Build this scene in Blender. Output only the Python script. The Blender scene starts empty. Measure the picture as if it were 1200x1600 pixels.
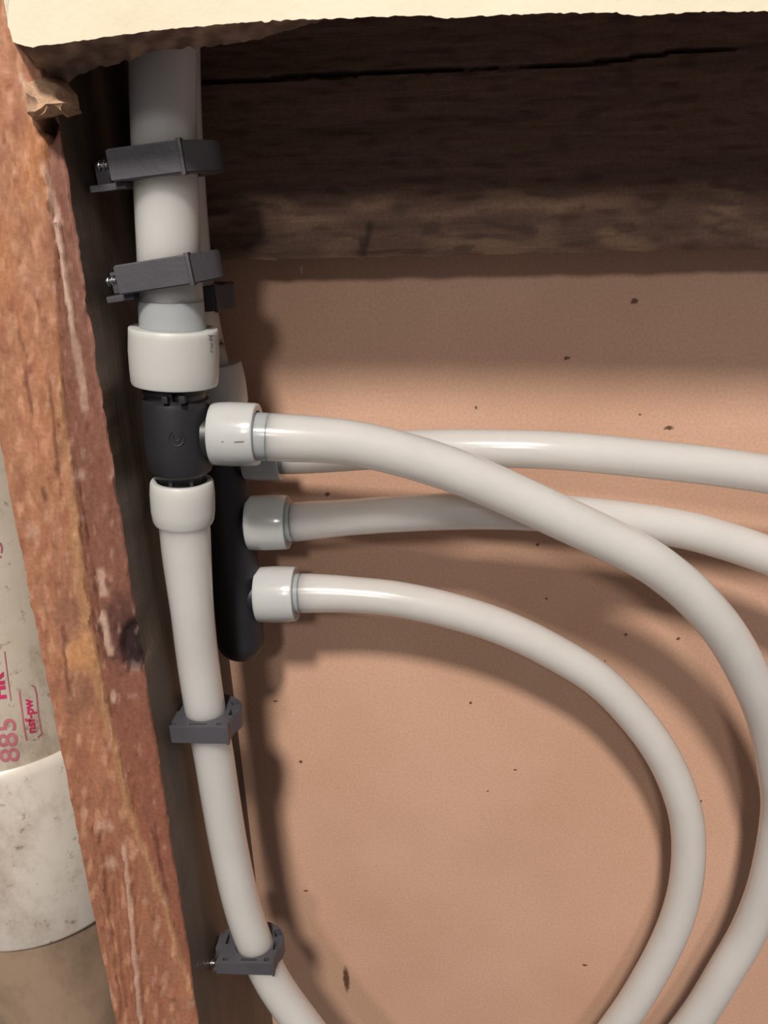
import bpy, bmesh, math, random
from mathutils import Vector, Matrix, noise
random.seed(7)
S = bpy.context.scene
COL = S.collection

# ------------------------------------------------------------------ camera
F = 1340.0
CAM = Vector((0.0, -0.3225, 1.2))
def _n(v): return v.normalized()
DN = _n(Vector((186, 3820, 1340)))
FW = _n(Vector((120, -475.9, 1340)))
FW = _n(FW - DN * FW.dot(DN))
XR = DN.cross(FW)
def cam2world(r): return Vector((r.dot(XR), r.dot(FW), -r.dot(DN)))
cd = bpy.data.cameras.new('camera'); cam = bpy.data.objects.new('camera', cd); COL.objects.link(cam)
cd.sensor_fit = 'HORIZONTAL'; cd.sensor_width = 36.0; cd.lens = 36.0 * F / 1200.0
cd.clip_start = 0.005; cd.clip_end = 20
ex, ey, ez = cam2world(Vector((1,0,0))), cam2world(Vector((0,-1,0))), cam2world(Vector((0,0,-1)))
M = Matrix((ex, ey, ez)).transposed().to_4x4(); M.translation = CAM
cam.matrix_world = M
S.camera = cam

# ------------------------------------------------------------------ world, light, exposure
S.view_settings.view_transform = 'Standard'; S.view_settings.look = 'None'
S.view_settings.gamma = 1.0; S.view_settings.use_curve_mapping = False
S.view_settings.exposure = -0.28
W = bpy.data.worlds.new('room_light'); S.world = W; W.use_nodes = True
bg = W.node_tree.nodes['Background']; bg.inputs[0].default_value = (1.0, 0.93, 0.95, 1); bg.inputs[1].default_value = 0.185
LIGHT_POS = Vector((-0.06, -1.20, 2.29))
ld = bpy.data.lights.new('room_lamp', 'AREA'); ld.shape = 'DISK'; ld.size = 0.17; ld.energy = 39; ld.color = (1.0, 0.93, 0.86)
lo = bpy.data.objects.new('room_lamp', ld); COL.objects.link(lo); lo.location = LIGHT_POS
lo.rotation_euler = (Vector((0, 0, 1.12)) - LIGHT_POS).to_track_quat('-Z', 'Y').to_euler()

LIGHT_POS2 = Vector((-0.10, -1.65, 1.90))
ld2 = bpy.data.lights.new('far_lamp', 'AREA'); ld2.shape = 'DISK'; ld2.size = 0.16; ld2.energy = 9.5; ld2.color = (1.0, 0.95, 0.90)
lo2 = bpy.data.objects.new('far_lamp', ld2); COL.objects.link(lo2); lo2.location = LIGHT_POS2
lo2.rotation_euler = (Vector((0, 0, 1.12)) - LIGHT_POS2).to_track_quat('-Z', 'Y').to_euler()

# ------------------------------------------------------------------ helpers
def ray(px, py):
    return cam2world(Vector((px-600, py-800, F)))
def at(px, py, Y):
    r = ray(px, py); return CAM + r * ((Y-CAM.y)/r.y)
def at_x(px, py, X):
    r = ray(px, py); return CAM + r * ((X-CAM.x)/r.x)
def proj(P):
    d = P - CAM
    c = Vector((ex.dot(d), -ey.dot(d), -ez.dot(d)))
    return 600 + c.x/c.z*F, 800 + c.y/c.z*F
def depth(P): return -ez.dot(P-CAM)
def rad(px, py, Y, w): return w/2.0*depth(at(px, py, Y))/F
def lerp(a, b, t): return a+(b-a)*t
def pl(pts, y):                       # piecewise linear
    if y <= pts[0][0]: return pts[0][1]
    for (a, va), (b, vb) in zip(pts, pts[1:]):
        if y <= b: return va+(vb-va)*(y-a)/(b-a)
    return pts[-1][1]
def sst(a, b, x):
    t = max(0.0, min(1.0, (x-a)/(b-a))) if a != b else float(x > a)
    return t*t*(3-2*t)
def mixc(a, b, t): return tuple(a[i]+(b[i]-a[i])*t for i in range(3))
def lin(r, g, b):
    f = lambda c: (c/255/12.92) if c/255 <= 0.04045 else ((c/255+0.055)/1.055)**2.4
    return (f(r), f(g), f(b))
def N(x, y, z=0.0): return noise.noise(Vector((x, y, z)))
def tag(o, label=None, cat=None, group=None, kind=None):
    if label: o['label'] = label
    if cat: o['category'] = cat
    if group: o['group'] = group
    if kind: o['kind'] = kind
    return o
def obj(name, bm, mat, parent=None, smooth=True, angle=40):
    me = bpy.data.meshes.new(name); bm.to_mesh(me); bm.free()
    me.materials.append(mat)
    if smooth:
        for p in me.polygons: p.use_smooth = True
        me.set_sharp_from_angle(angle=math.radians(angle))
    o = bpy.data.objects.new(name, me); COL.objects.link(o)
    if parent:
        o.parent = parent
        o.matrix_parent_inverse = Matrix.Translation(parent.location).inverted()
    return o
def thing(name, loc, label, cat, group=None):
    o = bpy.data.objects.new(name, None); COL.objects.link(o); o.location = loc
    o.empty_display_size = 0.01
    return tag(o, label, cat, group)
def catmull(P, n=10):
    out = []
    Q = [P[0]*2-P[1]] + list(P) + [P[-1]*2-P[-2]]
    for i in range(1, len(Q)-2):
        p0, p1, p2, p3 = Q[i-1], Q[i], Q[i+1], Q[i+2]
        for k in range(n):
            t = k/n
            out.append(0.5*((2*p1)+(p2-p0)*t+(2*p0-5*p1+4*p2-p3)*t*t+(3*p1-p0-3*p2+p3)*t**3))
    out.append(Q[-2]); return out
def sweep(bm, P, R, n=40, cap=True, closed=False, ref=None):
    m = len(P); rings = []
    t0 = (P[1]-P[0]).normalized()
    u = ref.copy() if ref else (Vector((0,-1,0)) if abs(t0.y) < .9 else Vector((0,0,1)))
    u = (u - t0*u.dot(t0)).normalized()
    for i in range(m):
        t = ((P[min(i+1,m-1)]-P[max(i-1,0)])).normalized()
        if t.length < .5: t = t0
        u = (u - t*u.dot(t)).normalized(); v = t.cross(u)
        r = R[i] if hasattr(R, '__len__') else R
        rings.append([bm.verts.new(P[i]+(u*math.cos(2*math.pi*k/n)+v*math.sin(2*math.pi*k/n))*r) for k in range(n)])
    for a, b in zip(rings, rings[1:]):
        for k in range(n): bm.faces.new((a[k], a[(k+1)%n], b[(k+1)%n], b[k]))
    if closed:
        a, b = rings[-1], rings[0]
        for k in range(n): bm.faces.new((a[k], a[(k+1)%n], b[(k+1)%n], b[k]))
    elif cap:
        bm.faces.new(list(reversed(rings[0]))); bm.faces.new(rings[-1])
    bmesh.ops.recalc_face_normals(bm, faces=bm.faces[:])
    return bm
def lathe(A, B, prof, n=64, closed=False, cap=True):
    """prof: (t along A-B, radius)"""
    bm = bmesh.new()
    ax = (B-A); t = ax.normalized()
    u = Vector((0,-1,0)); u = (u-t*u.dot(t)).normalized(); v = t.cross(u)
    rings = [[bm.verts.new(A+ax*s+(u*math.cos(2*math.pi*k/n)+v*math.sin(2*math.pi*k/n))*r) for k in range(n)] for s, r in prof]
    pairs = list(zip(rings, rings[1:]))
    if closed: pairs.append((rings[-1], rings[0]))
    for a, b in pairs:
        for k in range(n): bm.faces.new((a[k], a[(k+1)%n], b[(k+1)%n], b[k]))
    if not closed and cap:
        bm.faces.new(list(reversed(rings[0]))); bm.faces.new(rings[-1])
    bmesh.ops.recalc_face_normals(bm, faces=bm.faces[:])
    return bm
def boxbm(bm, c, sx, sy, sz, mat=None, bev=0.0):
    r = bmesh.ops.create_cube(bm, size=1.0)
    vs = r['verts']
    for v in vs: v.co = Vector((v.co.x*sx, v.co.y*sy, v.co.z*sz))
    if bev:
        es = list({e for v in vs for e in v.link_edges})
        rr = bmesh.ops.bevel(bm, geom=es, offset=bev, segments=2, affect='EDGES', profile=.7)
        vs = list({v for f in rr['faces'] for v in f.verts} | {v for v in vs if v.is_valid})
    for v in vs:
        v.co = v.co + Vector(c)
        if mat: v.co = mat @ v.co
    return vs
def boolean(o, cutters, op='DIFFERENCE'):
    for c in cutters:
        m = o.modifiers.new('cut', 'BOOLEAN'); m.object = c; m.operation = op; m.solver = 'EXACT'
    bpy.context.view_layer.update()
    dg = bpy.context.evaluated_depsgraph_get()
    me = bpy.data.meshes.new_from_object(o.evaluated_get(dg))
    o.modifiers.clear(); old = o.data; o.data = me; bpy.data.meshes.remove(old)
    for c in cutters:
        d = c.data; bpy.data.objects.remove(c); bpy.data.meshes.remove(d)

# ------------------------------------------------------------------ materials
def newmat(name):
    m = bpy.data.materials.new(name); m.use_nodes = True
    nt = m.node_tree; b = nt.nodes['Principled BSDF']; return m, nt, b
def nd(nt, t, **kw):
    x = nt.nodes.new(t)
    for k, v in kw.items(): setattr(x, k, v)
    return x
def coords(nt, sc=(1,1,1), kind='Object'):
    tc = nd(nt, 'ShaderNodeTexCoord'); mp = nd(nt, 'ShaderNodeMapping'); mp.inputs['Scale'].default_value = sc
    nt.links.new(tc.outputs[kind], mp.inputs['Vector']); return mp.outputs[0]
def nz(nt, vec, scale, detail=4, rough=.55):
    x = nd(nt, 'ShaderNodeTexNoise'); x.inputs['Scale'].default_value = scale; x.inputs['Detail'].default_value = detail
    x.inputs['Roughness'].default_value = rough; nt.links.new(vec, x.inputs['Vector']); return x.outputs['Fac']
def ramp(nt, fac, stops):
    x = nd(nt, 'ShaderNodeValToRGB'); e = x.color_ramp.elements
    while len(e) < len(stops): e.new(.5)
    for i, (p, c) in enumerate(stops): e[i].position = p; e[i].color = (*c, 1) if len(c) == 3 else c
    nt.links.new(fac, x.inputs[0]); return x.outputs[0]
def mixrgb(nt, a, b, fac=1.0, mode='MULTIPLY'):
    x = nd(nt, 'ShaderNodeMix', data_type='RGBA', blend_type=mode)
    for s, v in (('Factor', fac), ('A', a), ('B', b)):
        i = [q for q in x.inputs if q.name == s and (q.type == ('VALUE' if s == 'Factor' else 'RGBA'))][0]
        if hasattr(v, 'links'): nt.links.new(v, i)
        else: i.default_value = v if s == 'Factor' else (*v, 1)
    return [q for q in x.outputs if q.type == 'RGBA'][0]
def bump(nt, b, h, st, dist):
    x = nd(nt, 'ShaderNodeBump'); x.inputs['Strength'].default_value = st; x.inputs['Distance'].default_value = dist
    nt.links.new(h, x.inputs['Height']); nt.links.new(x.outputs[0], b.inputs['Normal'])
def plastic(name, c, rough=.4, sss=0.0, var=.06, bscale=400, bst=.1, spec=.5, coat=0, radius=(1,.95,.9), sscale=.004, trans=0):
    m, nt, b = newmat(name)
    v = nz(nt, coords(nt), 60, 4)
    g = ramp(nt, v, [(.3, (1-var,)*3), (.7, (1+var*.2,)*3)])
    nt.links.new(mixrgb(nt, c, g), b.inputs['Base Color'])
    b.inputs['Roughness'].default_value = rough; b.inputs['Specular IOR Level'].default_value = spec
    if sss:
        b.inputs['Subsurface Weight'].default_value = sss; b.inputs['Subsurface Radius'].default_value = radius
        b.inputs['Subsurface Scale'].default_value = sscale
    b.inputs['Coat Weight'].default_value = coat; b.inputs['Coat Roughness'].default_value = .15
    if trans: b.inputs['Transmission Weight'].default_value = trans
    bump(nt, b, nz(nt, coords(nt), bscale, 3), bst, .0004)
    return m
PIPE = plastic('translucent_pipe', (.515, .50, .475), .22, sss=1.0, sscale=.03, spec=.35, var=.05, bst=.03)
PIPE_END = plastic('translucent_pipe_over_insert', (.35, .37, .375), .22, sss=.8, sscale=.006, spec=.35)
RING = plastic('milky_ring', (.50, .50, .475), .42, sss=.6, sscale=.003, var=.04)
RING_CLEAR = plastic('clearer_ring', (.48, .485, .475), .2, sss=.8, sscale=.004, var=.04)
BLACK = plastic('black_plastic', (.021, .020, .023), .42, var=.2, bst=.25)
BLACKM = plastic('black_manifold_plastic', (.013, .012, .016), .5, var=.3, bst=.3)
CLAMP = plastic('grey_clamp_plastic', (.070, .066, .076), .45, var=.2, bst=.3)
PRINT = plastic('faint_dark_print', (.09, .085, .11), .6)
REDINK = plastic('red_ink', (.58, .035, .12), .6, var=.5)
REDFAINT = plastic('faded_red_ink', (.52, .16, .19), .6, var=.5)
m, nt, b = newmat('zinc_steel'); b.inputs['Base Color'].default_value = (.55,.55,.56,1); b.inputs['Metallic'].default_value = 1; b.inputs['Roughness'].default_value = .3
bump(nt, b, nz(nt, coords(nt), 900, 2), .2, .0002); STEEL = m

def painted(name, rough, st, dist, scale, bscale, streak=(1,1,1), lo=.75, hi=1.12, fine=.0):
    """macro colours live on the mesh ('Col'); grain and mottling are procedural"""
    m, nt, b = newmat(name)
    a = nd(nt, 'ShaderNodeAttribute', attribute_name='Col')
    vec = coords(nt, streak)
    g = ramp(nt, nz(nt, vec, scale, 8, .65), [(.3, (lo,)*3), (.7, (hi,)*3)])
    c = mixrgb(nt, a.outputs['Color'], g)
    g2 = ramp(nt, nz(nt, coords(nt), bscale, 3, .6), [(.35, (.86,.84,.84)), (.65, (1.08,1.08,1.08))])
    c = mixrgb(nt, c, g2)
    nt.links.new(c, b.inputs['Base Color']); b.inputs['Roughness'].default_value = rough
    bump(nt, b, nz(nt, vec, scale*2, 8, .7), st, dist)
    return m
STUDM = painted('stained_stud_wood', .5, .6, .0012, 90, 700, (1, 1, .12), .80, 1.08)
BEAMM = painted('rough_header_wood', .8, .8, .0012, 160, 900, (.06, 1, 1), .68, 1.22)
GYPM = painted('broken_gypsum', .95, .8, .0012, 120, 500, (1,1,1), .8, 1.1)

def plaster(name, c):
    m, nt, b = newmat(name)
    v = nz(nt, coords(nt), 25, 6)
    nt.links.new(mixrgb(nt, c, ramp(nt, v, [(.3, (.93,.92,.88)), (.7, (1.02,1.02,1.02))])), b.inputs['Base Color'])
    b.inputs['Roughness'].default_value = .8
    bump(nt, b, nz(nt, coords(nt), 160, 5), .35, .0008)
    return m
WALLP = plaster('cream_wall_paint', (.72, .655, .505))

# back board with its specks
SPECKS = [(991,471,6.5,5),(885,560,4.5,3),(743,637,3,3),(512,772,5,4.5),(840,851,3,2.5),(854,935,2.5,2.5),(978,992,3.5,3),
          (1060,998,3.5,3),(945,1033,2,1.5),(805,1203,3,2),(735,1098,3,2.5),(914,1508,5,2.5),(470,1190,3.5,3),(1095,1252,2.5,2.5),
          (762,1236,2.5,2),(1045,669,9,3),(1000,648,3,1.5),(430,1096,4,2),(478,1392,4,2),(541,1530,6,28),(888,559,4,2)]
m, nt, b = newmat('tan_board')
tc = nd(nt, 'ShaderNodeTexCoord')
base = (.545, .335, .235)
vec = coords(nt)
c = mixrgb(nt, base, ramp(nt, nz(nt, vec, 14, 5), [(.3, (.93,.90,.86)), (.7, (1.05,1.05,1.05))]))
c = mixrgb(nt, c, ramp(nt, nz(nt, vec, 900, 3), [(.3, (.90,.89,.88)), (.7, (1.06,1.06,1.06))]))
warp = nd(nt, 'ShaderNodeTexNoise'); warp.inputs['Scale'].default_value = 600
nt.links.new(vec, warp.inputs['Vector'])
wv = nd(nt, 'ShaderNodeVectorMath', operation='SCALE'); wv.inputs['Scale'].default_value = .0016
nt.links.new(warp.outputs['Color'], wv.inputs[0])
ad = nd(nt, 'ShaderNodeVectorMath', operation='ADD'); nt.links.new(tc.outputs['Object'], ad.inputs[0]); nt.links.new(wv.outputs[0], ad.inputs[1])
acc = None
for (x, y, sx, sy) in SPECKS:
    p = at(x, y, 0); k = depth(p)/F
    su = nd(nt, 'ShaderNodeVectorMath', operation='SUBTRACT'); nt.links.new(ad.outputs[0], su.inputs[0]); su.inputs[1].default_value = (p.x+.0008, .0008, p.z+.0008)
    mu = nd(nt, 'ShaderNodeVectorMath', operation='MULTIPLY'); nt.links.new(su.outputs[0], mu.inputs[0]); mu.inputs[1].default_value = (1/(sx*k), 0, 1/(sy*k*1.1))
    le = nd(nt, 'ShaderNodeVectorMath', operation='LENGTH'); nt.links.new(mu.outputs[0], le.inputs[0])
    if acc is None: acc = le.outputs['Value']
    else:
        mi = nd(nt, 'ShaderNodeMath', operation='MINIMUM'); nt.links.new(acc, mi.inputs[0]); nt.links.new(le.outputs['Value'], mi.inputs[1]); acc = mi.outputs[0]
sp = ramp(nt, acc, [(.55, (.22,.16,.14)), (1.0, (1,1,1))])
c = mixrgb(nt, c, sp)
# one small white paint run
p = at(471, 421, 0); k = depth(p)/F
su = nd(nt, 'ShaderNodeVectorMath', operation='SUBTRACT'); nt.links.new(ad.outputs[0], su.inputs[0]); su.inputs[1].default_value = (p.x+.0008, .0008, p.z+.0008)
mu = nd(nt, 'ShaderNodeVectorMath', operation='MULTIPLY'); nt.links.new(su.outputs[0], mu.inputs[0]); mu.inputs[1].default_value = (1/(2.5*k), 0, 1/(8*k))
le = nd(nt, 'ShaderNodeVectorMath', operation='LENGTH'); nt.links.new(mu.outputs[0], le.inputs[0])
c = mixrgb(nt, c, (.7,.62,.52), ramp(nt, le.outputs['Value'], [(.6, (1,1,1)), (1.0, (0,0,0))]), 'MIX')
nt.links.new(c, b.inputs['Base Color']); b.inputs['Roughness'].default_value = .62
bump(nt, b, nz(nt, vec, 500, 4), .15, .0004)
BOARD = m

# pvc with soot and dirt
m, nt, b = newmat('dirty_white_pvc')
vec = coords(nt, (1,1,.6))
c = ramp(nt, nz(nt, vec, 35, 8, .7), [(.35, (.34,.27,.20)), (.48, (.50,.43,.345)), (.75, (.58,.51,.42))])
c = mixrgb(nt, c, ramp(nt, nz(nt, coords(nt), 220, 5, .7), [(.30, (.5,.44,.36)), (.42, (1,1,1))]))
nt.links.new(c, b.inputs['Base Color']); b.inputs['Roughness'].default_value = .42
bump(nt, b, nz(nt, vec, 300, 4), .15, .0004); PVC = m
m, nt, b = newmat('glossier_white_pvc')
c = ramp(nt, nz(nt, vec_ := coords(nt, (1,1,.7)), 30, 8, .7), [(.32, (.36,.29,.23)), (.5, (.58,.52,.45)), (.8, (.68,.63,.56))])
c = mixrgb(nt, c, ramp(nt, nz(nt, coords(nt), 160, 6, .75), [(.30, (.5,.42,.34)), (.40, (1,1,1))]))
nt.links.new(c, b.inputs['Base Color']); b.inputs['Roughness'].default_value = .33; PVC2 = m
m, nt, b = newmat('brown_lower_pvc')
c = ramp(nt, nz(nt, coords(nt, (1,1,.6)), 40, 8, .7), [(.35, (.19,.13,.088)), (.6, (.31,.215,.145))])  # mottle for the lower length, browner and darker than the pipe above
nt.links.new(c, b.inputs['Base Color']); b.inputs['Roughness'].default_value = .5; PVC3 = m

# ------------------------------------------------------------------ structure
D = 0.09                               # depth of the wall bay
RE = at(199, 900, -D); XS = RE.x        # stud's right side plane
XL = at(41, 900, -D).x                  # stud's left side plane
ZT, ZB = CAM.z+.36, CAM.z-.62

bm = bmesh.new(); boxbm(bm, (.02, .005, (ZT+ZB)/2), 1.1, .01, ZT-ZB)
o = obj('wall_back', bm, BOARD, smooth=False); tag(o, kind='structure')

# cream wall above the opening, cut edge ragged, broken gypsum core below it
YF, YK = -D-.018, -D-.0005
edge = [(-500,-150),(10,-150),(13,0),(11,35),(20,66),(45,74),(72,70),(110,66),(150,60),(200,53),(250,47),(300,42),(360,37),(420,33),(450,31),(520,29),(600,26),(660,24),(700,29),(760,24),(850,21),(950,19),(1000,25),(1040,22),(1100,18),(1200,18),(1400,14),(1900,6)]
pts = []
for (x0,y0),(x1,y1) in zip(edge[3:], edge[4:]):
    n = max(1, int(math.hypot(x1-x0, y1-y0)/6))
    for k in range(n):
        x, y = lerp(x0,x1,k/n), lerp(y0,y1,k/n)
        pts.append((x+N(x*.11,y*.13,3)*2, y+N(x*.09,3.1)*2.6+N(x*.3,1.7)*1.6))
pts.append(edge[-1])
left = [(11,-150),(14,0)]
outline = [at(x,y,YF) for x,y in left+pts]
topz = ZT
bm = bmesh.new()
fr = [bm.verts.new(p) for p in outline]; bk = [bm.verts.new(at(x, y-3, YK) if k > 1 else Vector((outline[k].x, YK, outline[k].z))) for k, (x, y) in enumerate(left+pts)]
ft = [bm.verts.new(Vector((p.x, YF, topz))) for p in outline[2:]]; bt = [bm.verts.new(Vector((p.x, YK, topz))) for p in outline[2:]]
lt = [bm.verts.new(Vector((outline[0].x, YF, topz))), bm.verts.new(Vector((outline[0].x, YK, topz)))]
for i in range(2, len(fr)-1):
    bm.faces.new((fr[i], fr[i+1], ft[i-1], ft[i-2])); bm.faces.new((bk[i+1], bk[i], bt[i-2], bt[i-1]))
    bm.faces.new((ft[i-2], ft[i-1], bt[i-1], bt[i-2]))
for i in range(len(fr)-1): bm.faces.new((fr[i], bk[i], bk[i+1], fr[i+1]))
bm.faces.new((lt[0], fr[0], fr[1], fr[2], ft[0])); bm.faces.new((lt[1], bt[0], bk[2], bk[1], bk[0])); bm.faces.new((lt[0], lt[1], bk[0], fr[0]))
bm.faces.new((fr[-1], bk[-1], bt[-1], ft[-1])); bm.faces.new((lt[0], ft[0], bt[0], lt[1]))
bmesh.ops.recalc_face_normals(bm, faces=bm.faces[:])
wall = obj('wall_front', bm, WALLP, smooth=False); tag(wall, kind='structure')

def setcol(me, fn):
    at_ = me.color_attributes.new('Col', 'FLOAT_COLOR', 'POINT')
    for i, v in enumerate(me.vertices):
        c = fn(v.co); at_.data[i].color = (c[0], c[1], c[2], 1)
# broken core: sloping ragged surface under the cut edge
low = [(42,84),(55,112),(78,122),(104,130),(125,116),(150,106),(180,100),(205,95),(215,88),(240,80),(290,75),(340,72),(400,62),(450,48),(500,33),(540,24),(575,14)]
bm = bmesh.new(); rows = []
NR = 10
lowx = [(p[0], p[1]) for p in low]
xs = [45+i*5 for i in range(0, 106)]
upl = [(p[0], p[1]) for p in edge[5:]]
for i, x in enumerate(xs):
    ytop = pl(upl, x)-1; ylo = pl(lowx, x)+N(x*.08, 7)*5+N(x*.3,2)*2
    col = []
    for j in range(NR+1):
        t = j/NR
        Y = lerp(YF+.0006, -D+.0035, t**.8)
        y = lerp(ytop, max(ylo, ytop+(3 if x < 500 else 3-(x-500)*.2)), t)
        p = at(x, y, Y); p.y += N(x*.07, y*.12, 5)*.0022*math.sin(t*math.pi)
        col.append(bm.verts.new(p))
    p = at(x, max(ylo, ytop+(3 if x < 500 else 3-(x-500)*.2)), -D+.0035); col.append(bm.verts.new(Vector((p.x, -D+.006, p.z+.004)))); col.append(bm.verts.new(Vector((p.x, -D+.006, p.z+.03))))
    rows.append(col)
for a, b_ in zip(rows, rows[1:]):
    for j in range(len(a)-1): bm.faces.new((a[j], b_[j], b_[j+1], a[j+1]))
bmesh.ops.recalc_face_normals(bm, faces=bm.faces[:])
core = obj('broken_core', bm, GYPM, wall); tag(core, 'brown broken core along the cut edge of the cream wall')
def corec(p):
    x, y = proj(p); t = .5+.5*N(x*.04, y*.06, 2)
    return mixc(lin(120,95,80), lin(172,142,118), sst(.3,.8,t))
setcol(core.data, corec)

# torn crumb of plaster hanging at the corner
fo = [(40,128),(60,122),(92,130),(101,146),(107,160),(104,172),(110,180),(96,180),(78,178),(66,184),(52,186),(40,176),(42,155)]
bm = bmesh.new(); c0 = Vector((0,0,0)); ringv = []
for k, (x, y) in enumerate(fo): ringv.append(bm.verts.new(at(x, y, -D-.003)))
rb = [bm.verts.new(Vector((v.co.x, -D+.004, v.co.z+.001))) for v in ringv]
rm = []
cx = sum(p[0] for p in fo)/len(fo); cy = sum(p[1] for p in fo)/len(fo)
for (x, y) in fo:
    q = at(lerp(x,cx,.4), lerp(y,cy,.4), -D-.008+N(x*.1,y*.1)*.003); rm.append(bm.verts.new(q))
cv = bm.verts.new(at(cx, cy, -D-.009)); n = len(fo)
for i in range(n):
    j = (i+1)%n
    bm.faces.new((ringv[i], ringv[j], rm[j], rm[i])); bm.faces.new((rm[i], rm[j], cv)); bm.faces.new((rb[j], rb[i], ringv[i], ringv[j]))
bm.faces.new(rb)
bmesh.ops.subdivide_edges(bm, edges=bm.edges[:], cuts=2, use_grid_fill=True)
for v in bm.verts: v.co += Vector((N(v.co.x*400, v.co.z*400), N(v.co.z*300, v.co.x*300, 4), N(v.co.x*350, v.co.z*350, 9)))*.0012
bmesh.ops.recalc_face_normals(bm, faces=bm.faces[:])
cr = obj('torn_plaster_crumb', bm, GYPM, wall); tag(cr, 'light tan torn crumb of plaster at the wall corner')
setcol(cr.data, lambda p: mixc(lin(170,135,108), lin(205,170,138), .5+.5*N(p.x*300, p.z*300)))

# ------------------------------------------------------------------ wooden stud on the left
BL = [(0,60),(250,72),(400,86),(550,93),(640,99),(750,115),(860,127),(900,132),(1010,150),(1080,162),(1240,200),(1280,208),(1400,256),(1500,284),(1600,322)]
def edge_px(y): return 199+(y-900)*.1575   # approx right edge
TAN, ORG, RED, YEL, CRE = lin(164,114,88), lin(174,118,78), lin(124,80,66), lin(172,130,92), lin(200,168,148)
DRK = lin(44,28,28)
def blob(x, y, cx, cy, rx, ry, soft=.5, n=.35, f=.12):
    d = math.hypot((x-cx)/rx, (y-cy)/ry)+N(x*f, y*f, cx*.1)*n
    return 1-sst(1-soft, 1+soft*.3, d)
def seg(x, y, x0, y0, x1, y1, w):
    t = max(0, min(1, ((x-x0)*(x1-x0)+(y-y0)*(y1-y0))/((x1-x0)**2+(y1-y0)**2)))
    d = math.hypot(x-(x0+t*(x1-x0)), y-(y0+t*(y1-y0)))+N(x*.15,y*.05)*w*.5
    return 1-sst(w*.4, w, d)
def studcol(p):
    x, y = proj(p)
    b_ = pl(BL, y)+N(y*.03, 4)*3
    r = x-b_
    t = .5+.5*N(x*.02, y*.006, 1)
    c = mixc(TAN, ORG, sst(.35,.8,t)*sst(900,200,y)+.15)
    c = mixc(c, lin(150,96,72), .65*sst(900,1350,y))
    t2 = N(x*.05, y*.018, 8)
    c = mixc(c, lin(148,92,70), .6*sst(.1,.45,t2))
    c = mixc(c, lin(200,150,118), .6*sst(.18,.42,N(x*.08, y*.035, 17)))
    # red strip at the right
    c = mixc(c, mixc(RED, lin(134,82,64), sst(900,1250,y)), sst(-2,3,r))
    if r > 0:
        c = mixc(c, lin(120,72,60), .5*sst(.05,.5,N(x*.09, y*.01, 5)))
        ep = edge_px(y); c = mixc(c, lin(185,130,115), .6*sst(5,1,ep-x)*sst(1000,300,y))
    # yellow seam
    yw = pl([(560,0),(660,7),(850,14),(1000,16),(1090,12),(1240,9),(1420,6),(1600,5)], y)
    c = mixc(c, YEL, .65*sst(-yw-3,-yw+1,r)*sst(2,-1,r) if yw > .5 else 0)
    c = mixc(c, lin(190,138,92), blob(x,y,128,1022,32,36)*.9*sst(4,-2,r))
    c = mixc(c, lin(120,82,66), .6*blob(x,y,105,965,25,50)*sst(-14,-20,r))
    c = mixc(c, lin(112,76,62), .5*blob(x,y,125,1090,30,38)*sst(-14,-20,r))
    c = mixc(c, (0.33,0.165,0.09), .13)
    # dark knot chip at the edge
    c = mixc(c, lin(84,54,48), .9*blob(x,y,186,985,36,70,.6))
    c = mixc(c, DRK, blob(x,y,207,1012,25,44,.35,.2))
    c = mixc(c, DRK, .9*blob(x,y,72,200,14,20,.4,.25))  # chip below the crumb, shade of its hollow painted in dark
    # cream spatters and runs
    c = mixc(c, CRE, .9*seg(x,y,86,350,112,520,6)); c = mixc(c, CRE, .55*seg(x,y,68,260,90,350,6)); c = mixc(c, CRE, .5*seg(x,y,112,520,130,640,8))
    c = mixc(c, CRE, .6*seg(x,y,196,1320,222,1600,5)); c = mixc(c, CRE, .75*seg(x,y,160,965,170,1020,8)); c = mixc(c, CRE, .6*seg(x,y,155,895,160,930,9))
    c = mixc(c, CRE, .7*blob(x,y,174,1092,6,12)); c = mixc(c, CRE, .5*blob(x,y,175,1350,12,12)); c = mixc(c, CRE, .45*blob(x,y,164,1290,16,12))
    c = mixc(c, CRE, .7*seg(x,y,34,120,44,150,6)); c = mixc(c, CRE, .5*blob(x,y,124,745,8,12)); c = mixc(c, CRE, .35*blob(x,y,50,830,14,14))
    c = mixc(c, CRE, .25*sst(.38,.55,N(x*.09, y*.05, 33)))
    # dark vertical cracks
    for (x0,y0,x1,y1) in ((40,580,50,640),(28,520,45,560),(66,760,70,780),(98,980,108,1080),(240,1290,250,1360),(235,1300,262,1410),(78,600,92,740)):
        c = mixc(c, lin(95,58,46), .6*seg(x,y,x0,y0,x1,y1,4))
    return c
def studrelief(x, y):
    b_ = pl(BL, y)+N(y*.03, 4)*3
    r = x-b_
    h = .0014*sst(2,-2,r)                                     # the coat left of the seam stands proud
    h += .0007*N(x*.06, y*.012, 2)+.0004*N(x*.15, y*.04, 6)
    h += .0010*seg(x,y,86,350,112,520,6)+.0012*seg(x,y,196,1320,222,1600,8)
    h += .0008*seg(x,y,160,965,170,1020,8)+.0007*sst(.42,.5,N(x*.11, y*.06, 33))
    h += .0008*blob(x,y,128,1022,32,36)+.0015*seg(x,y,150,1290,188,1600,7)-.001*seg(x,y,172,1330,205,1600,6)
    h -= .0025*blob(x,y,207,1012,22,42,.3,.1)+.004*blob(x,y,72,200,14,20,.4,.25)
    h += .0012*seg(x,y,110,700,155,990,4)
    return h
bm = bmesh.new(); nx, nzv = 64, 620
z0, z1 = ZB, ZT
grid = []
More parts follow.
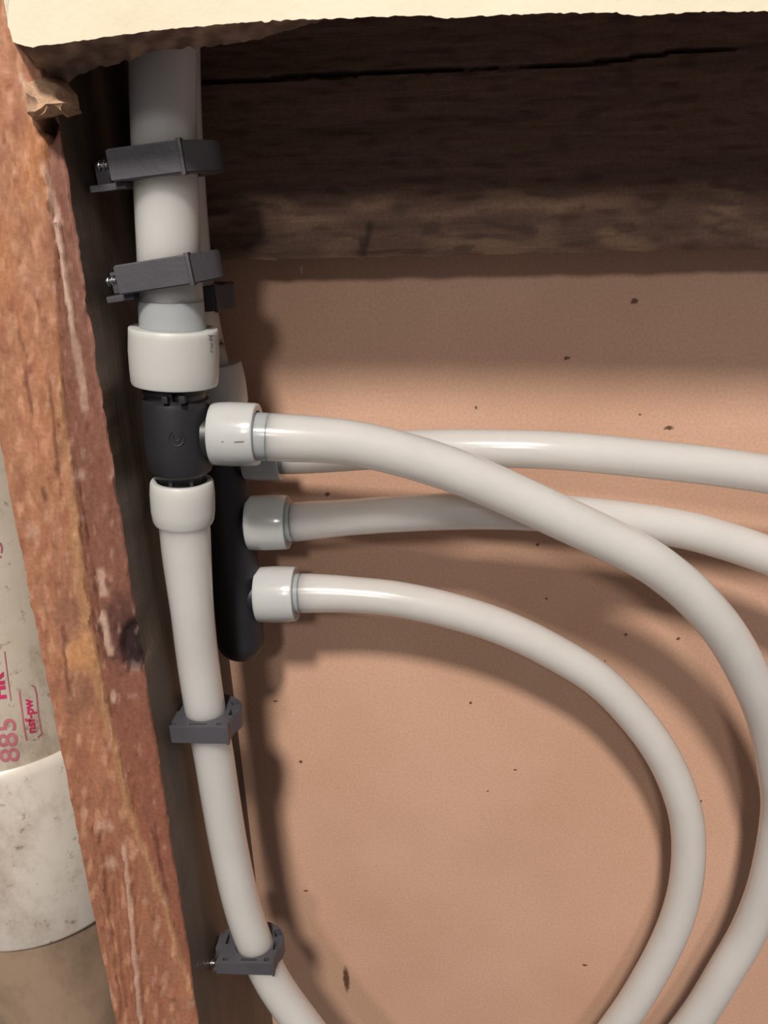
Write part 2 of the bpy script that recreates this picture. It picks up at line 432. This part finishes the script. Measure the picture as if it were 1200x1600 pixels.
for j in range(nzv+1):
    z = lerp(z0, z1, j/nzv); row = []
    for i in range(nx+1):
        X = lerp(XL, XS, i/nx)
        p = Vector((X, -D, z)); x, y = proj(p)
        if i == nx: X += N(y*.02, 9)*.0006+N(y*.1,3)*.0003
        if i == nx: X -= .0012*blob(x,y,204,1010,26,42,.2,.1)
        hh = studrelief(x, y) if -60 < y < 1700 else 0
        if i == nx: hh -= .0006
        row.append(bm.verts.new(Vector((X, -D-hh+.0014, z))))
    grid.append(row)
for j in range(nzv):
    for i in range(nx): bm.faces.new((grid[j][i], grid[j][i+1], grid[j+1][i+1], grid[j+1][i]))
NFRONT = (nx+1)*(nzv+1)
# sides and back
def wallstrip(col, X, n=14, sgn=1):
    prev = col
    for k in range(0, n+1):
        cur = [bm.verts.new(Vector((lerp(v.co.x, X, min(1,k/3)), (v.co.y+.0003) if k == 0 else lerp(-D+.0045, -.0001, (k/n)**1.3), v.co.z))) for v in col]
        for a, b_, c_, d_ in zip(prev, prev[1:], cur, cur[1:]):
            bm.faces.new((a, b_, d_, c_) if sgn < 0 else (a, c_, d_, b_))
        prev = cur
    return prev
rbk = wallstrip([r[-1] for r in grid], XS); lbk = wallstrip([r[0] for r in grid], XL, 4, -1)
for a, b_, c_, d_ in zip(lbk, lbk[1:], rbk, rbk[1:]): bm.faces.new((a, b_, d_, c_))
bmesh.ops.recalc_face_normals(bm, faces=bm.faces[:])
stud = obj('wall_stud', bm, STUDM, angle=50)
tag(stud, 'upright wooden stud with worn orange and red face beside the pipes', 'stud')
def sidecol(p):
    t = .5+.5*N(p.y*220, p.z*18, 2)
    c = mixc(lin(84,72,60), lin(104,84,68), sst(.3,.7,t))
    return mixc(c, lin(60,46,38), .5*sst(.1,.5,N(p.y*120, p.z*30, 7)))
ca_ = stud.data.color_attributes.new('Col', 'FLOAT_COLOR', 'POINT')
for i, v in enumerate(stud.data.vertices):
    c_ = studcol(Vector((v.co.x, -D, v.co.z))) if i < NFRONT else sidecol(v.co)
    ca_.data[i].color = (*c_, 1)

# ------------------------------------------------------------------ horizontal wooden header
YB = -.022
A0, A1 = at(330, 407, YB), at(1200, 389, YB)
dv = (A1-A0)/(A1.x-A0.x)
def bz(X): return A0.z+(X-A0.x)*dv.z
CR = [(200,137),(300,131),(465,120),(652,112),(800,107),(900,101),(960,94),(1050,81),(1162,73),(1400,60)]
XB0, XB1 = XS+.0006, .5
bm = bmesh.new(); nx, nzv = 420, 120; HB = .105
rows = []
for i in range(nx+1):
    X = XB0+(XB1-XB0)*(i/nx)**1.25; col = []
    for j in range(nzv+1):
        t = j/nzv; Z = bz(X)+HB*t
        p = Vector((X, YB, Z)); x, y = proj(p)
        rag = (N(x*.02, 2)*.0008+N(x*.09, 5)*.0004)*(1-min(1, t*8))
        d = abs(y-pl(CR, x)-N(x*.05, 1)*2)
        w = pl([(300,3.5),(650,3),(800,2),(950,3.5),(1162,2)], x)
        g = .004*(1-sst(w*.5, w*1.1, d))
        bev = .0012*(1-sst(0,.02,t))
        Y = YB+g+bev+.0005*N(x*.01, y*.15, 3)+.0003*N(x*.03, y*.3, 6)
        col.append(bm.verts.new(Vector((X, Y, Z+rag))))
    rows.append(col)
for a, b_ in zip(rows, rows[1:]):
    for j in range(nzv): bm.faces.new((a[j], b_[j], b_[j+1], a[j+1]))
bot = [bm.verts.new(Vector((r[0].co.x, -.0002, r[0].co.z))) for r in rows]; top = [bm.verts.new(Vector((r[-1].co.x, -.0002, r[-1].co.z))) for r in rows]
for i in range(nx):
    bm.faces.new((rows[i][0], bot[i], bot[i+1], rows[i+1][0])); bm.faces.new((rows[i][-1], rows[i+1][-1], top[i+1], top[i]))
    bm.faces.new((bot[i], top[i], top[i+1], bot[i+1]))
bm.faces.new([bot[0]]+rows[0]+[top[0]]); bm.faces.new([bot[-1]]+rows[-1]+[top[-1]])
bmesh.ops.recalc_face_normals(bm, faces=bm.faces[:])
beam = obj('wooden_header', bm, BEAMM, angle=50)
tag(beam, 'rough brown timber header with a long split crossing above the pipes', 'beam')
def beamc(p):
    x, y = proj(p)
    c = lin(112,86,72)
    c = mixc(c, lin(152,122,98), .7*sst(-.1,.4,N(x*.012, y*.03, 4))*sst(250,330,y))
    c = mixc(c, lin(74,54,46), .6*sst(.1,.45,N(x*.02, y*.08, 9)))
    c = mixc(c, lin(60,44,38), .8*seg(x,y,580,352,566,395,9))
    c = mixc(c, lin(80,58,46), .5*seg(x,y,905,330,880,345,14))
    c = mixc(c, lin(45,32,28), .8*(1-sst(1.5,4,abs(y-pl(CR,x)-N(x*.05,1)*2))))
    return c
setcol(beam.data, beamc)

# ------------------------------------------------------------------ pipes
def px_path(pts, n=10):
    """pts (px, py, Y) -> smooth 3-D points"""
    return catmull([at(x, y, Y) for x, y, Y in pts], n)
def arc_s(P):
    s = [0]
    for a, b_ in zip(P, P[1:]): s.append(s[-1]+(b_-a).length)
    return s
def ring_prof(r, ri, L):
    return [(0.0, ri), (0.0, r*.972), (.02, r*.988), (.12, r*.995), (.4, r*1.012), (.75, r*1.0), (.95, r*.985), (1.0, r*.965), (1.0, ri)]
def make_ring(parent, A, B, r, ri, mat, label=None):
    o = obj('expansion_ring', lathe(A, B, ring_prof(r, ri, 1), closed=True), mat, parent)
    if label: o['label'] = label
    return o
def split_pipe(root, P, R, s0, s1):
    '''the run and its flared end over the fitting insert are two pieces of the same tube; s0..s1 is the end piece'''
    s = arc_s(P); tot = s[-1]
    def ev(q):
        q = max(0.0, min(tot, q)); i = 0
        while i < len(s)-2 and s[i+1] < q: i += 1
        t = (q-s[i])/(s[i+1]-s[i]); return P[i].lerp(P[i+1], t), lerp(R[i], R[i+1], t)
    def piece(name, a, b_, mat, n):
        Q = [ev(lerp(a, b_, k/n)) for k in range(n+1)]
        return obj(name, sweep(bmesh.new(), [q[0] for q in Q], [q[1] for q in Q], n=48), mat, root)
    if s0 > tot/2: piece('pipe_run', 0, s0, PIPE, 150)
    else: piece('pipe_run', s1, tot, PIPE, 220)
    o = piece('flared_end', s0, s1, PIPE_END, 14); o['label'] = 'bluish grey flared end over the fitting'
YFR = -.068                            # front group axis
YRR = -.031                            # rear group axis
YRU = -.042                           # rear riser where it passes the header
def R_(x, y, Y, w): return rad(x, y, Y, w)

# front riser pipe: from above down into the big ring
P = px_path([(252,-60,YFR),(254,60,YFR),(256,200,YFR),(261,330,YFR),(265,430,YFR),(269,500,YFR),(271,516,YFR),(273.5,610,YFR)], 8)
r_big = R_(261, 330, YFR, 99)
Ptop = [p for p in P]
rr = thing('water_pipe', at(261, 330, YFR), 'thick upright translucent pipe held by the two top clamps', 'pipe')
s = arc_s(Ptop); tot = s[-1]
L_ring = (at(271,514,YFR)-at(273.5,610,YFR)).length
split_pipe(rr, Ptop, [r_big*(1+.075*sst(tot-L_ring-.022, tot-L_ring-.002, q)) for q in s], tot-L_ring-.0085, tot-.004)
A, B = at(271,512,YFR), at(273.5,599,YFR)
make_ring(rr, A, B, R_(272,560,YFR,137), r_big*1.07, RING, 'large white ring above the black tee')
# small print on the large ring
def cylhit(px, py, A, B, r):
    d = (B-A).normalized(); o_ = CAM-A; rd = ray(px, py).normalized()
    o2 = o_-d*o_.dot(d); r2 = rd-d*rd.dot(d)
    a = r2.dot(r2); b_ = 2*o2.dot(r2); c = o2.dot(o2)-r*r
    disc = b_*b_-4*a*c
    if disc < 0: return None
    return CAM+rd*((-b_-math.sqrt(disc))/(2*a))
def stroke_on_cyl(bm, pts, w, A, B, r, sub=4):
    """thin inked stroke lying on the cylinder"""
    for (x0,y0),(x1,y1) in zip(pts, pts[1:]):
        L = math.hypot(x1-x0, y1-y0) or 1; nxp, nyp = -(y1-y0)/L*w/2, (x1-x0)/L*w/2
        prev = None
        for k in range(sub+1):
            t = k/sub; x, y = lerp(x0,x1,t), lerp(y0,y1,t)
            a, b_ = cylhit(x+nxp, y+nyp, A, B, r), cylhit(x-nxp, y-nyp, A, B, r)
            if a is None or b_ is None: prev = None; continue
            cur = (bm.verts.new(a), bm.verts.new(b_))
            if prev: bm.faces.new((prev[0], prev[1], cur[1], cur[0]))
            prev = cur
Rr = R_(272,560,YFR,137)*1.018
bm = bmesh.new()
for st in ([(328,526),(331,526),(331,532),(328,532),(328,526)], [(329,536),(332,540),(329,545)], [(329,548),(333,551)], [(325,524),(336,525)]): stroke_on_cyl(bm, st, 1.3, A, B, Rr)
obj('print_mark', bm, PRINT, rr, smooth=False)

# front black tee
TA, TB = at(272.5, 603, YFR), at(285.5, 775, YFR)
def tw(w): return R_(278, 690, YFR, w)
tee = thing('pipe_tee', TA, 'black plastic tee between the large upper ring and the smaller ring below', 'pipe fitting')
prof = [(0,tw(60)),(.0,tw(96)),(.045,tw(97)),(.055,tw(92)),(.10,tw(91)),(.115,tw(101)),(.16,tw(104)),(.55,tw(104)),(.72,tw(101)),(.755,tw(96)),(.79,tw(80)),(.84,tw(66)),(.87,tw(64)),(1.0,tw(64))]
body = obj('tee_body', lathe(TA, TB, prof, n=72), BLACK, tee, angle=35)
cut = bmesh.new(); ctr = at(272, 624, YFR-.0115); boxbm(cut, ctr, .0026, .009, .0026)
cutter = obj('c', cut, BLACK, smooth=False); boolean(body, [cutter])
for p in body.data.polygons: p.use_smooth = True
body.data.set_sharp_from_angle(angle=math.radians(35))
ax = (TA-TB).normalized()
bm = bmesh.new()
for sx in (-1, 1):                      # bosses beside the notch
    boxbm(bm, at(272+sx*13, 624, YFR-.0098), 0.0018, .0026, .0024, bev=.0004)
obj('notch_boss', bm, BLACK, tee)
bm = bmesh.new()                        # raised mark: ring with a c inside
Rt = tw(104)*1.006
def arcpts(cx, cy, r, a0, a1, n=20): return [(cx+r*math.cos(math.radians(lerp(a0,a1,k/n))), cy-r*math.sin(math.radians(lerp(a0,a1,k/n)))) for k in range(n+1)]
for pts in (arcpts(276,685,12,125,415), arcpts(276,683,6,150,390)):
    Q = [cylhit(x, y, TA, TB, Rt) for x, y in pts]; Q = [q for q in Q if q]
    if len(Q) > 2 or len(Q) == 2: sweep(bm, Q, .00022, n=8)
o = obj('raised_mark', bm, BLACK, tee)
bm = bmesh.new()                        # branch stub, ribs
NA, NB = at(322, 681, YFR), at(350, 681, YFR)
obj('branch_neck', lathe(NA, NB, [(0, tw(70)), (.4, tw(66)), (1, tw(60))], cap=True), BLACK, tee)
bm = bmesh.new()
for k in (-1, 1):
    q = cylhit(283+k*16, 752, TA, TB, tw(70)); 
    if q: boxbm(bm, q, .0012, .0016, .0045, bev=.0003)
obj('neck_ribs', bm, BLACK, tee)

# lower pipe out of the tee
low_path = [(284.5,752,YFR),(286,790,YFR),(289,828,YFR),(293,880,YFR),(300,950,YFR),(309,1030,YFR+.002),(321,1110,YFR+.003),(334,1180,YFR+.004),(345,1250,YFR+.005),(359,1330,YFR+.006),(377,1410,YFR+.006),(397,1470,YFR+.006),(427,1535,YFR+.005),(473,1600,YFR+.004),(530,1670,YFR+.004),(610,1750,YFR+.004),(720,1830,YFR+.004)]
P = px_path(low_path, 10)
r_low = R_(334,1180,YFR+.004,61.5)
lp = thing('water_pipe', at(321,1110,YFR), 'thin upright translucent pipe leaving the black tee and bending right below', 'pipe')
s = arc_s(P); Lr = (at(284.5,754,YFR)-at(288,826,YFR)).length
obj('pipe_run', sweep(bmesh.new(), P[3:], [r_low*(1+.14*(1-sst(Lr, Lr+.035, q))) for q in s[3:]]), PIPE, lp)
o = obj('expansion_ring', lathe(at(284.2,750,YFR), at(287.3,816,YFR), [(0,tw(80)),(0,tw(95)),(.05,tw(99)),(.3,tw(102)),(.7,tw(101)),(.92,tw(97)),(1,tw(92)),(1,tw(72)),(.15,tw(72)),(.12,tw(80))], closed=True), RING, lp)
o['label'] = 'white ring below the black tee'

# branch pipes
def branch(label, pts, r, flare, ringpx, ring_w, Y0, insert_px=10, clear=True):
    P = px_path(pts, 10); s = arc_s(P)
    root = thing('water_pipe', at(pts[0][0], pts[0][1], pts[0][2]), label, 'pipe')
    x0, y0, x1, y1 = ringpx
    A, B = at(x0, y0, Y0), at(x1, y1, Y0); Lr = (B-A).length
    fl = [r*(1+(flare-1)*(1-sst(Lr, Lr+.028, q))) for q in s]
    split_pipe(root, P, fl, .002, Lr+insert_px*depth(B)/F)
    rr_ = R_((x0+x1)/2, (y0+y1)/2, Y0, ring_w)
    make_ring(root, A, B, rr_, r*flare*1.0, RING_CLEAR if clear else RING)
    return root, A, B, rr_
Y1 = YFR
r1 = R_(600, 702, Y1+.006, 70)
b1, A_, B_, rr1 = branch('translucent branch pipe from the black tee arching over the others and down the right edge',
    [(340,679,Y1),(403,682,Y1),(440,684,Y1+.0005),(500,687,Y1+.002),(560,694,Y1+.0035),(640,713,Y1+.005),(720,739,Y1+.006),(800,773,Y1+.0065),(880,810,Y1+.0065),(940,838,Y1+.007),(1000,868,Y1+.0075),(1042,896,Y1+.009),(1084,932,Y1+.011),(1130,985,Y1+.014),(1167,1048,Y1+.018),(1198,1122,Y1+.023),(1214,1200,Y1+.028),(1218,1275,Y1+.034),(1200,1375,Y1+.036),(1172,1450,Y1+.038),(1138,1510,Y1+.038),(1083,1597,Y1+.038),(1010,1680,Y1+.038),(900,1770,Y1+.036)],
    r1, 1.06, (334,678,403,679), 99, Y1)
bm = bmesh.new(); A2, B2 = at(334,678,Y1), at(403,679,Y1)
stroke_on_cyl(bm, [(366,691),(381,690)], 1.6, A2, B2, rr1*1.016); stroke_on_cyl(bm, [(346,691),(349,690)], 1.4, A2, B2, rr1*1.016)
obj('print_mark', bm, PRINT, b1, smooth=False)
Y2 = YRR
r2 = R_(850, 703, Y2-.013, 60)
branch('translucent branch pipe running right, topmost of the rear three',
    [(380,712,Y2),(442,713,Y2),(480,712,Y2-.001),(540,708,Y2-.004),(620,702,Y2-.008),(700,700,Y2-.011),(780,701,Y2-.013),(850,703,Y2-.014),(920,708,Y2-.014),(1000,716,Y2-.014),(1100,727,Y2-.014),(1200,741,Y2-.014),(1300,757,Y2-.013),(1420,778,Y2-.012)],
    r2, 1.0, (384,711,440,712), 78, Y2, 9)
branch('translucent branch pipe from the middle rear port, passing right behind the big arch',
    [(390,817,Y2),(452,816,Y2),(490,813,Y2-.001),(540,809,Y2-.003),(620,803,Y2-.007),(700,799,Y2-.010),(780,798,Y2-.012),(850,801,Y2-.013),(920,807,Y2-.0135),(990,815,Y2-.0135),(1050,824,Y2-.0135),(1110,838,Y2-.0135),(1200,868,Y2-.0135),(1280,905,Y2-.013),(1360,955,Y2-.012)],
    R_(750,800,Y2-.012,59), 1.12, (390,817,450,816), 86, Y2, 9)
r4 = R_(700, 953, Y2, 56)
branch('translucent branch pipe from the lowest rear port curving down in the inner loop',
    [(402,929,Y2),(464,927,Y2),(500,927,Y2),(550,929,Y2),(620,936,Y2),(700,953,Y2),(785,980,Y2),(868,1020,Y2),(942,1068,Y2),(1006,1137,Y2),(1047,1203,Y2),(1071,1272,Y2),(1076,1335,Y2),(1068,1400,Y2),(1048,1460,Y2),(1015,1525,Y2),(970,1595,Y2),(900,1680,Y2),(800,1760,Y2)],
    r4, 1.12, (404,929,463,928), 87, Y2, 9)

# ------------------------------------------------------------------ rear manifold and its riser
MP = [(333,640,YRR),(342,700,YRR),(352,780,YRR),(362,860,YRR),(371,940,YRR),(376,1000,YRR),(378,1029,YRR)]
man = thing('pipe_manifold', at(352,780,YRR), 'long black rounded manifold behind the tee with three ports facing right', 'pipe fitting')
P = catmull([at(x,y,Y) for x,y,Y in MP], 12)
rm_ = R_(365, 880, YRR, 77); tot = arc_s(P)[-1]
RR = []
for q in arc_s(P):
    e = tot-q
    r = rm_*(1+.03*math.sin(q*420))
    if e < rm_: r *= math.sqrt(max(0.0, 1-((rm_-e)/rm_)**2))+.02
    RR.append(r)
# finer sampling at the rounded end
P2, R2 = [], []
s = arc_s(P)
K = 120
for k in range(K+1):
    q = tot*(1-(1-k/K)**1.6); i = max(j for j in range(len(s)) if s[j] <= q+1e-9); i = min(i, len(s)-2)
    t = (q-s[i])/(s[i+1]-s[i]); P2.append(P[i].lerp(P[i+1], t)); e = tot-q
    r = rm_*(1+.022*math.sin(q*330+1.0))
    if e < rm_: r *= math.sqrt(max(0.0, 1-((rm_-e)/rm_)**2))
    R2.append(max(r, .0002))
obj('manifold_body', sweep(bmesh.new(), P2, R2, n=56), BLACKM, man)
for (x0, x1, y) in ((345,400,712),(355,400,817),(366,412,929)):
    obj('port_neck', lathe(at(x0,y,YRR), at(x1,y-1,YRR), [(0, R_(x1,y,YRR,58)), (.6, R_(x1,y,YRR,58)), (1, R_(x1,y,YRR,52))], n=48), BLACKM, man)
# riser behind
RP = [(262,-60,YRU),(265,60,YRU),(269,180,YRU),(277,300,YRU),(284,380,YRU+.001),(291,440,YRU+.004),(302,500,YRU+.011),(312,545,YRU+.018),(320,580,YRR-.001),(331,640,YRR)]
P = px_path(RP, 10); rb_ = R_(280, 330, YRU, 88)
ri = thing('water_pipe', at(284,380,YRU), 'upright translucent pipe mostly hidden behind the thick front one', 'pipe')
obj('pipe_run', sweep(bmesh.new(), P, [rb_]*len(P)), PIPE, ri)
o = make_ring(ri, at(318.5,572,YRR), at(331,636,YRR), R_(325,600,YRR,118), rb_*1.02, RING_CLEAR)
o['label'] = 'milky ring above the rear black manifold'

# ------------------------------------------------------------------ clamps
def make_clamp(label, px, py, Y, r, lft, rgt, hook, ht, axdir, roll=0.0, screwlen=.006, slots=True, screw_z=0.0, yaw=0.0, gap=1.03, fr=1.22, scale_back=1.3):
    c = at(px, py, Y)
    z = axdir.normalized(); x = Vector((1,0,0)); x = (x-z*x.dot(z)).normalized(); y = z.cross(x)
    Mx = Matrix((x, y, z)).transposed().to_4x4()
    Mx = Matrix.Translation(c) @ Mx @ Matrix.Rotation(roll, 4, 'Y') @ Matrix.Rotation(yaw, 4, 'Z')
    root = thing('pipe_clamp', c, label, 'pipe clamp')
    f = -r*fr
    out = [(-lft, f), (rgt*.93, f), (rgt, f+r*.08)]
    # hook sweeping round the back
    for k in range(0, 13):
        a = math.radians(lerp(-30, 105, k/12)); out.append((hook*math.cos(a)*(1 if k else 1), r*scale_back*math.sin(a)+r*.15))
    out += [(-r*.9, r*scale_back*1.05), (-lft*1.0, r*.9), (-lft*1.0, r*.2), (-lft*.9, -r*.5)]
    bm = bmesh.new()
    lo_ = [bm.verts.new(Vector((a, b_, -ht/2))) for a, b_ in out]; f0 = bm.faces.new(lo_)
    ex_ = bmesh.ops.extrude_face_region(bm, geom=[f0])
    for v in [g for g in ex_['geom'] if isinstance(g, bmesh.types.BMVert)]: v.co.z += ht
    bmesh.ops.recalc_face_normals(bm, faces=bm.faces[:])
    bmesh.ops.bevel(bm, geom=[e for e in bm.edges if abs(e.verts[0].co.z-e.verts[1].co.z) < 1e-6], offset=.00035, segments=2, affect='EDGES')
    o = obj('clamp_body', bm, CLAMP, smooth=False)
    cuts = []
    cb = bmesh.new(); bmesh.ops.create_cone(cb, cap_ends=True, segments=48, radius1=r*gap, radius2=r*gap, depth=ht*3)
    cuts.append(obj('c', cb, CLAMP, smooth=False))
    if slots:
        for (sx, sy, w, h, rot) in ((-lft*.70, f+r*.26, r*.32, r*.24, 0), (0, f+r*.24, r*.85, r*.17, 0), (rgt*.72, f+r*.28, r*.28, r*.22, 0),
                                    (hook*.78, -r*.15, r*.28, r*.6, 0), (hook*.72, r*.72, r*.35, r*.5, 25), (-lft*.80, r*.25, r*.26, r*.8, 0)):
            cb = bmesh.new(); boxbm(cb, (0,0,0), w, h, ht*.9)
            cc = obj('c', cb, CLAMP, smooth=False); cc.matrix_world = Matrix.Translation((sx, sy, ht*.45)) @ Matrix.Rotation(math.radians(rot), 4, 'Z')
            cuts.append(cc)
    boolean(o, cuts)
    o.data.transform(Mx)
    o.parent = root; o.matrix_parent_inverse = Matrix.Translation(root.location).inverted()
    for p in o.data.polygons: p.use_smooth = True
    o.data.set_sharp_from_angle(angle=math.radians(30))
    # snap latch at the right front corner
    bm = bmesh.new(); boxbm(bm, (rgt*.98, f+r*.18, 0), r*.14, r*.34, ht*1.12, Mx, bev=.0003)
    obj('latch', bm, CLAMP, root)
    # threaded screw into the stud
    bm = bmesh.new(); n = 40*4; sl = screwlen; rs = min(.0013, ht*.2)
    core_ = [Mx @ Vector((-lft+.001-sl*k/8-.0, f+r*.35, screw_z)) for k in range(9)]
    sweep(bm, core_, rs*.72, n=16)
    hel = []
    turns = max(3, int(sl/.0011))
    for k in range(turns*12+1):
        a = 2*math.pi*k/12; hel.append(Mx @ Vector((-lft+.001-sl*k/(turns*12), f+r*.35+rs*math.cos(a), screw_z+rs*math.sin(a))))
    sweep(bm, hel, .00022, n=6)
    obj('screw', bm, STEEL, root)
    # mounting foot reaching to the stud
    pf = Mx @ Vector((-lft, r*.4, 0)); w = max(.0015, pf.x-XS)
    bm = bmesh.new(); boxbm(bm, (-lft-w/2+.0008, r*.25, -ht*.1), w+.0004, r*1.1, ht*.75, Mx, bev=.0003)
    boxbm(bm, (-lft-w/2+.0006+r*.12, f+r*.75, -ht*.62), w*.9+r*.25, r*.8, ht*.22, Mx, bev=.0003)
    obj('mounting_foot', bm, CLAMP, root)
    return root
k5 = depth(at(262, 420, YFR))/F
axt = at(256,200,YFR)-at(265,430,YFR)
make_clamp('dark clamp at the top of the thick pipe, nearest the cream wall edge', 259, 254, YFR, r_big, 62*k5, 46*k5, 84*k5, 44*k5, axt, roll=math.radians(-9), screwlen=.005, fr=1.45, screw_z=.0005)
make_clamp('grey clamp just above the large white ring', 265, 424, YFR, r_big, 60*k5, 54*k5, 82*k5, 43*k5, axt, roll=math.radians(-11), screwlen=.005, fr=1.45)
k6 = depth(at(300, 470, YRU))/F
make_clamp('dark clamp behind the thick pipe, seen only as a block at its right', 294, 466, YRU+.006, rb_, 56*k6, 58*k6, 76*k6, 38*k6, at(284,380,YRU)-at(302,500,YRU), screwlen=.004, fr=1.15, scale_back=1.2)
k7 = depth(at(321,1120,YFR+.003))/F
make_clamp('grey clamp halfway down the thin upright pipe', 323, 1122, YFR+.003, r_low, 56*k7, 45*k7, 56*k7, 30*k7, Vector((-.01,0,1)), roll=math.radians(1), screwlen=.004, fr=1.5, scale_back=1.45)
make_clamp('dark clamp low on the thin pipe where it bends to the right', 398, 1482, YFR+.006, r_low, 58*k7, 42*k7, 52*k7, 27*k7, Vector((-.06,0,1)), roll=math.radians(3), screwlen=.004, fr=1.4, scale_back=1.45)

# ------------------------------------------------------------------ white drain pipe at the far left
YP = -.048; RC = .041; RPp = .0385
XC = XL-RC-.0012
def drain_pt(py): 
    # vertical axis: find z so that the axis projects at height py
    lo_, hi = ZB-.3, ZT+.3
    for _ in range(50):
        m_ = (lo_+hi)/2
        if proj(Vector((XC, YP, m_)))[1] > py: lo_ = m_
        else: hi = m_
    return Vector((XC, YP, m_))
AX0, AX1 = Vector((XC, YP, ZB)), Vector((XC, YP, ZT))
# heights of the rims at the front of the pipe, found through their position in the photo
def z_on(px, py, r): return cylhit(px, py, AX0, AX1, r).z
zc1, zc0 = z_on(30, 1204, RC), z_on(20, 1488, RC)
drain = thing('drain_pipe', Vector((XC, YP, zc0)), 'dirty white plastic drain pipe with red print beyond the stud, at the left edge', 'pipe')
up = obj('upper_pipe', sweep(bmesh.new(), [Vector((XC,YP,lerp(zc1-.01, ZT, k/30))) for k in range(31)], RPp, n=96), PVC, drain)
L = zc1-zc0
cp = obj('coupling', lathe(Vector((XC,YP,zc0)), Vector((XC,YP,zc1)), [(0,RPp*1.005),(0,RC*.985),(.02,RC),(.5,RC*1.0),(.95,RC*.995),(.985,RC*.975),(1,RC*.95),(1,RPp*1.003)], n=96, closed=True), PVC2, drain)
cp['label'] = 'wider smooth white coupling around the drain pipe'
obj('lower_pipe', sweep(bmesh.new(), [Vector((XC,YP,lerp(ZB, zc0+.01, k/20))) for k in range(21)], RPp*1.0, n=96), PVC3, drain)['label'] = 'tan lower length of drain pipe'
# red print, reading upwards
RI = RPp+.00015
def flat_text(txt, size, spacing=1.0, embolden=0.0):
    cu = bpy.data.curves.new('t', 'FONT'); cu.body = txt; cu.size = size; cu.resolution_u = 6; cu.space_character = spacing; cu.offset = embolden
    o = bpy.data.objects.new('t', cu); COL.objects.link(o); bpy.context.view_layer.update()
    me = bpy.data.meshes.new_from_object(o.evaluated_get(bpy.context.evaluated_depsgraph_get()))
    bpy.data.objects.remove(o); return me
def text_on_pipe(name, txt, size, x0, y0, ang, mat, stretch=1.0, embolden=0.0):
    me = flat_text(txt, size, 1.0, embolden); bm = bmesh.new(); bm.from_mesh(me)
    bmesh.ops.subdivide_edges(bm, edges=bm.edges[:], cuts=1)
    ca, sa = math.cos(ang), math.sin(ang)
    for v in bm.verts:
        u, w = v.co.x*stretch, v.co.y
        x, y = x0+u*ca-w*sa*1.0, y0-(u*sa+w*ca)
        q = cylhit(x, y, AX0, AX1, RI)
        v.co = q if q else Vector((0,0,0))
    return obj(name, bm, mat, drain, smooth=False)
ang = math.radians(97)
text_on_pipe('red_print', '885', 44, 31, 1190, ang, REDFAINT, 1.08, .5)['label'] = 'faded red digits 885 reading upwards'
text_on_pipe('red_print', 'nsf-pw', 20, 56, 1145, ang, REDINK, 1.0, .7)
text_on_pipe('red_print', 'HR', 30, 9, 1092, ang, REDINK, 1.0, 1.6)
bm = bmesh.new()
stroke_on_cyl(bm, [(30,1080),(34,1110),(38,1140),(42,1157)], 2.6, AX0, AX1, RI, 6)
stroke_on_cyl(bm, [(49,1071),(54,1073),(57,1085),(60,1120),(64,1140),(65,1147),(59,1152)], 2.4, AX0, AX1, RI, 6)
stroke_on_cyl(bm, [(7,1018),(11,1050),(17,1095)], 1.8, AX0, AX1, RI, 6)
obj('print_frame', bm, REDFAINT, drain, smooth=False)
bm = bmesh.new(); stroke_on_cyl(bm, [(0,848),(3,856),(2,864)], 3, AX0, AX1, RI); stroke_on_cyl(bm, [(-2,870),(2,870)], 3, AX0, AX1, RI)
obj('red_print', bm, REDFAINT, drain, smooth=False)
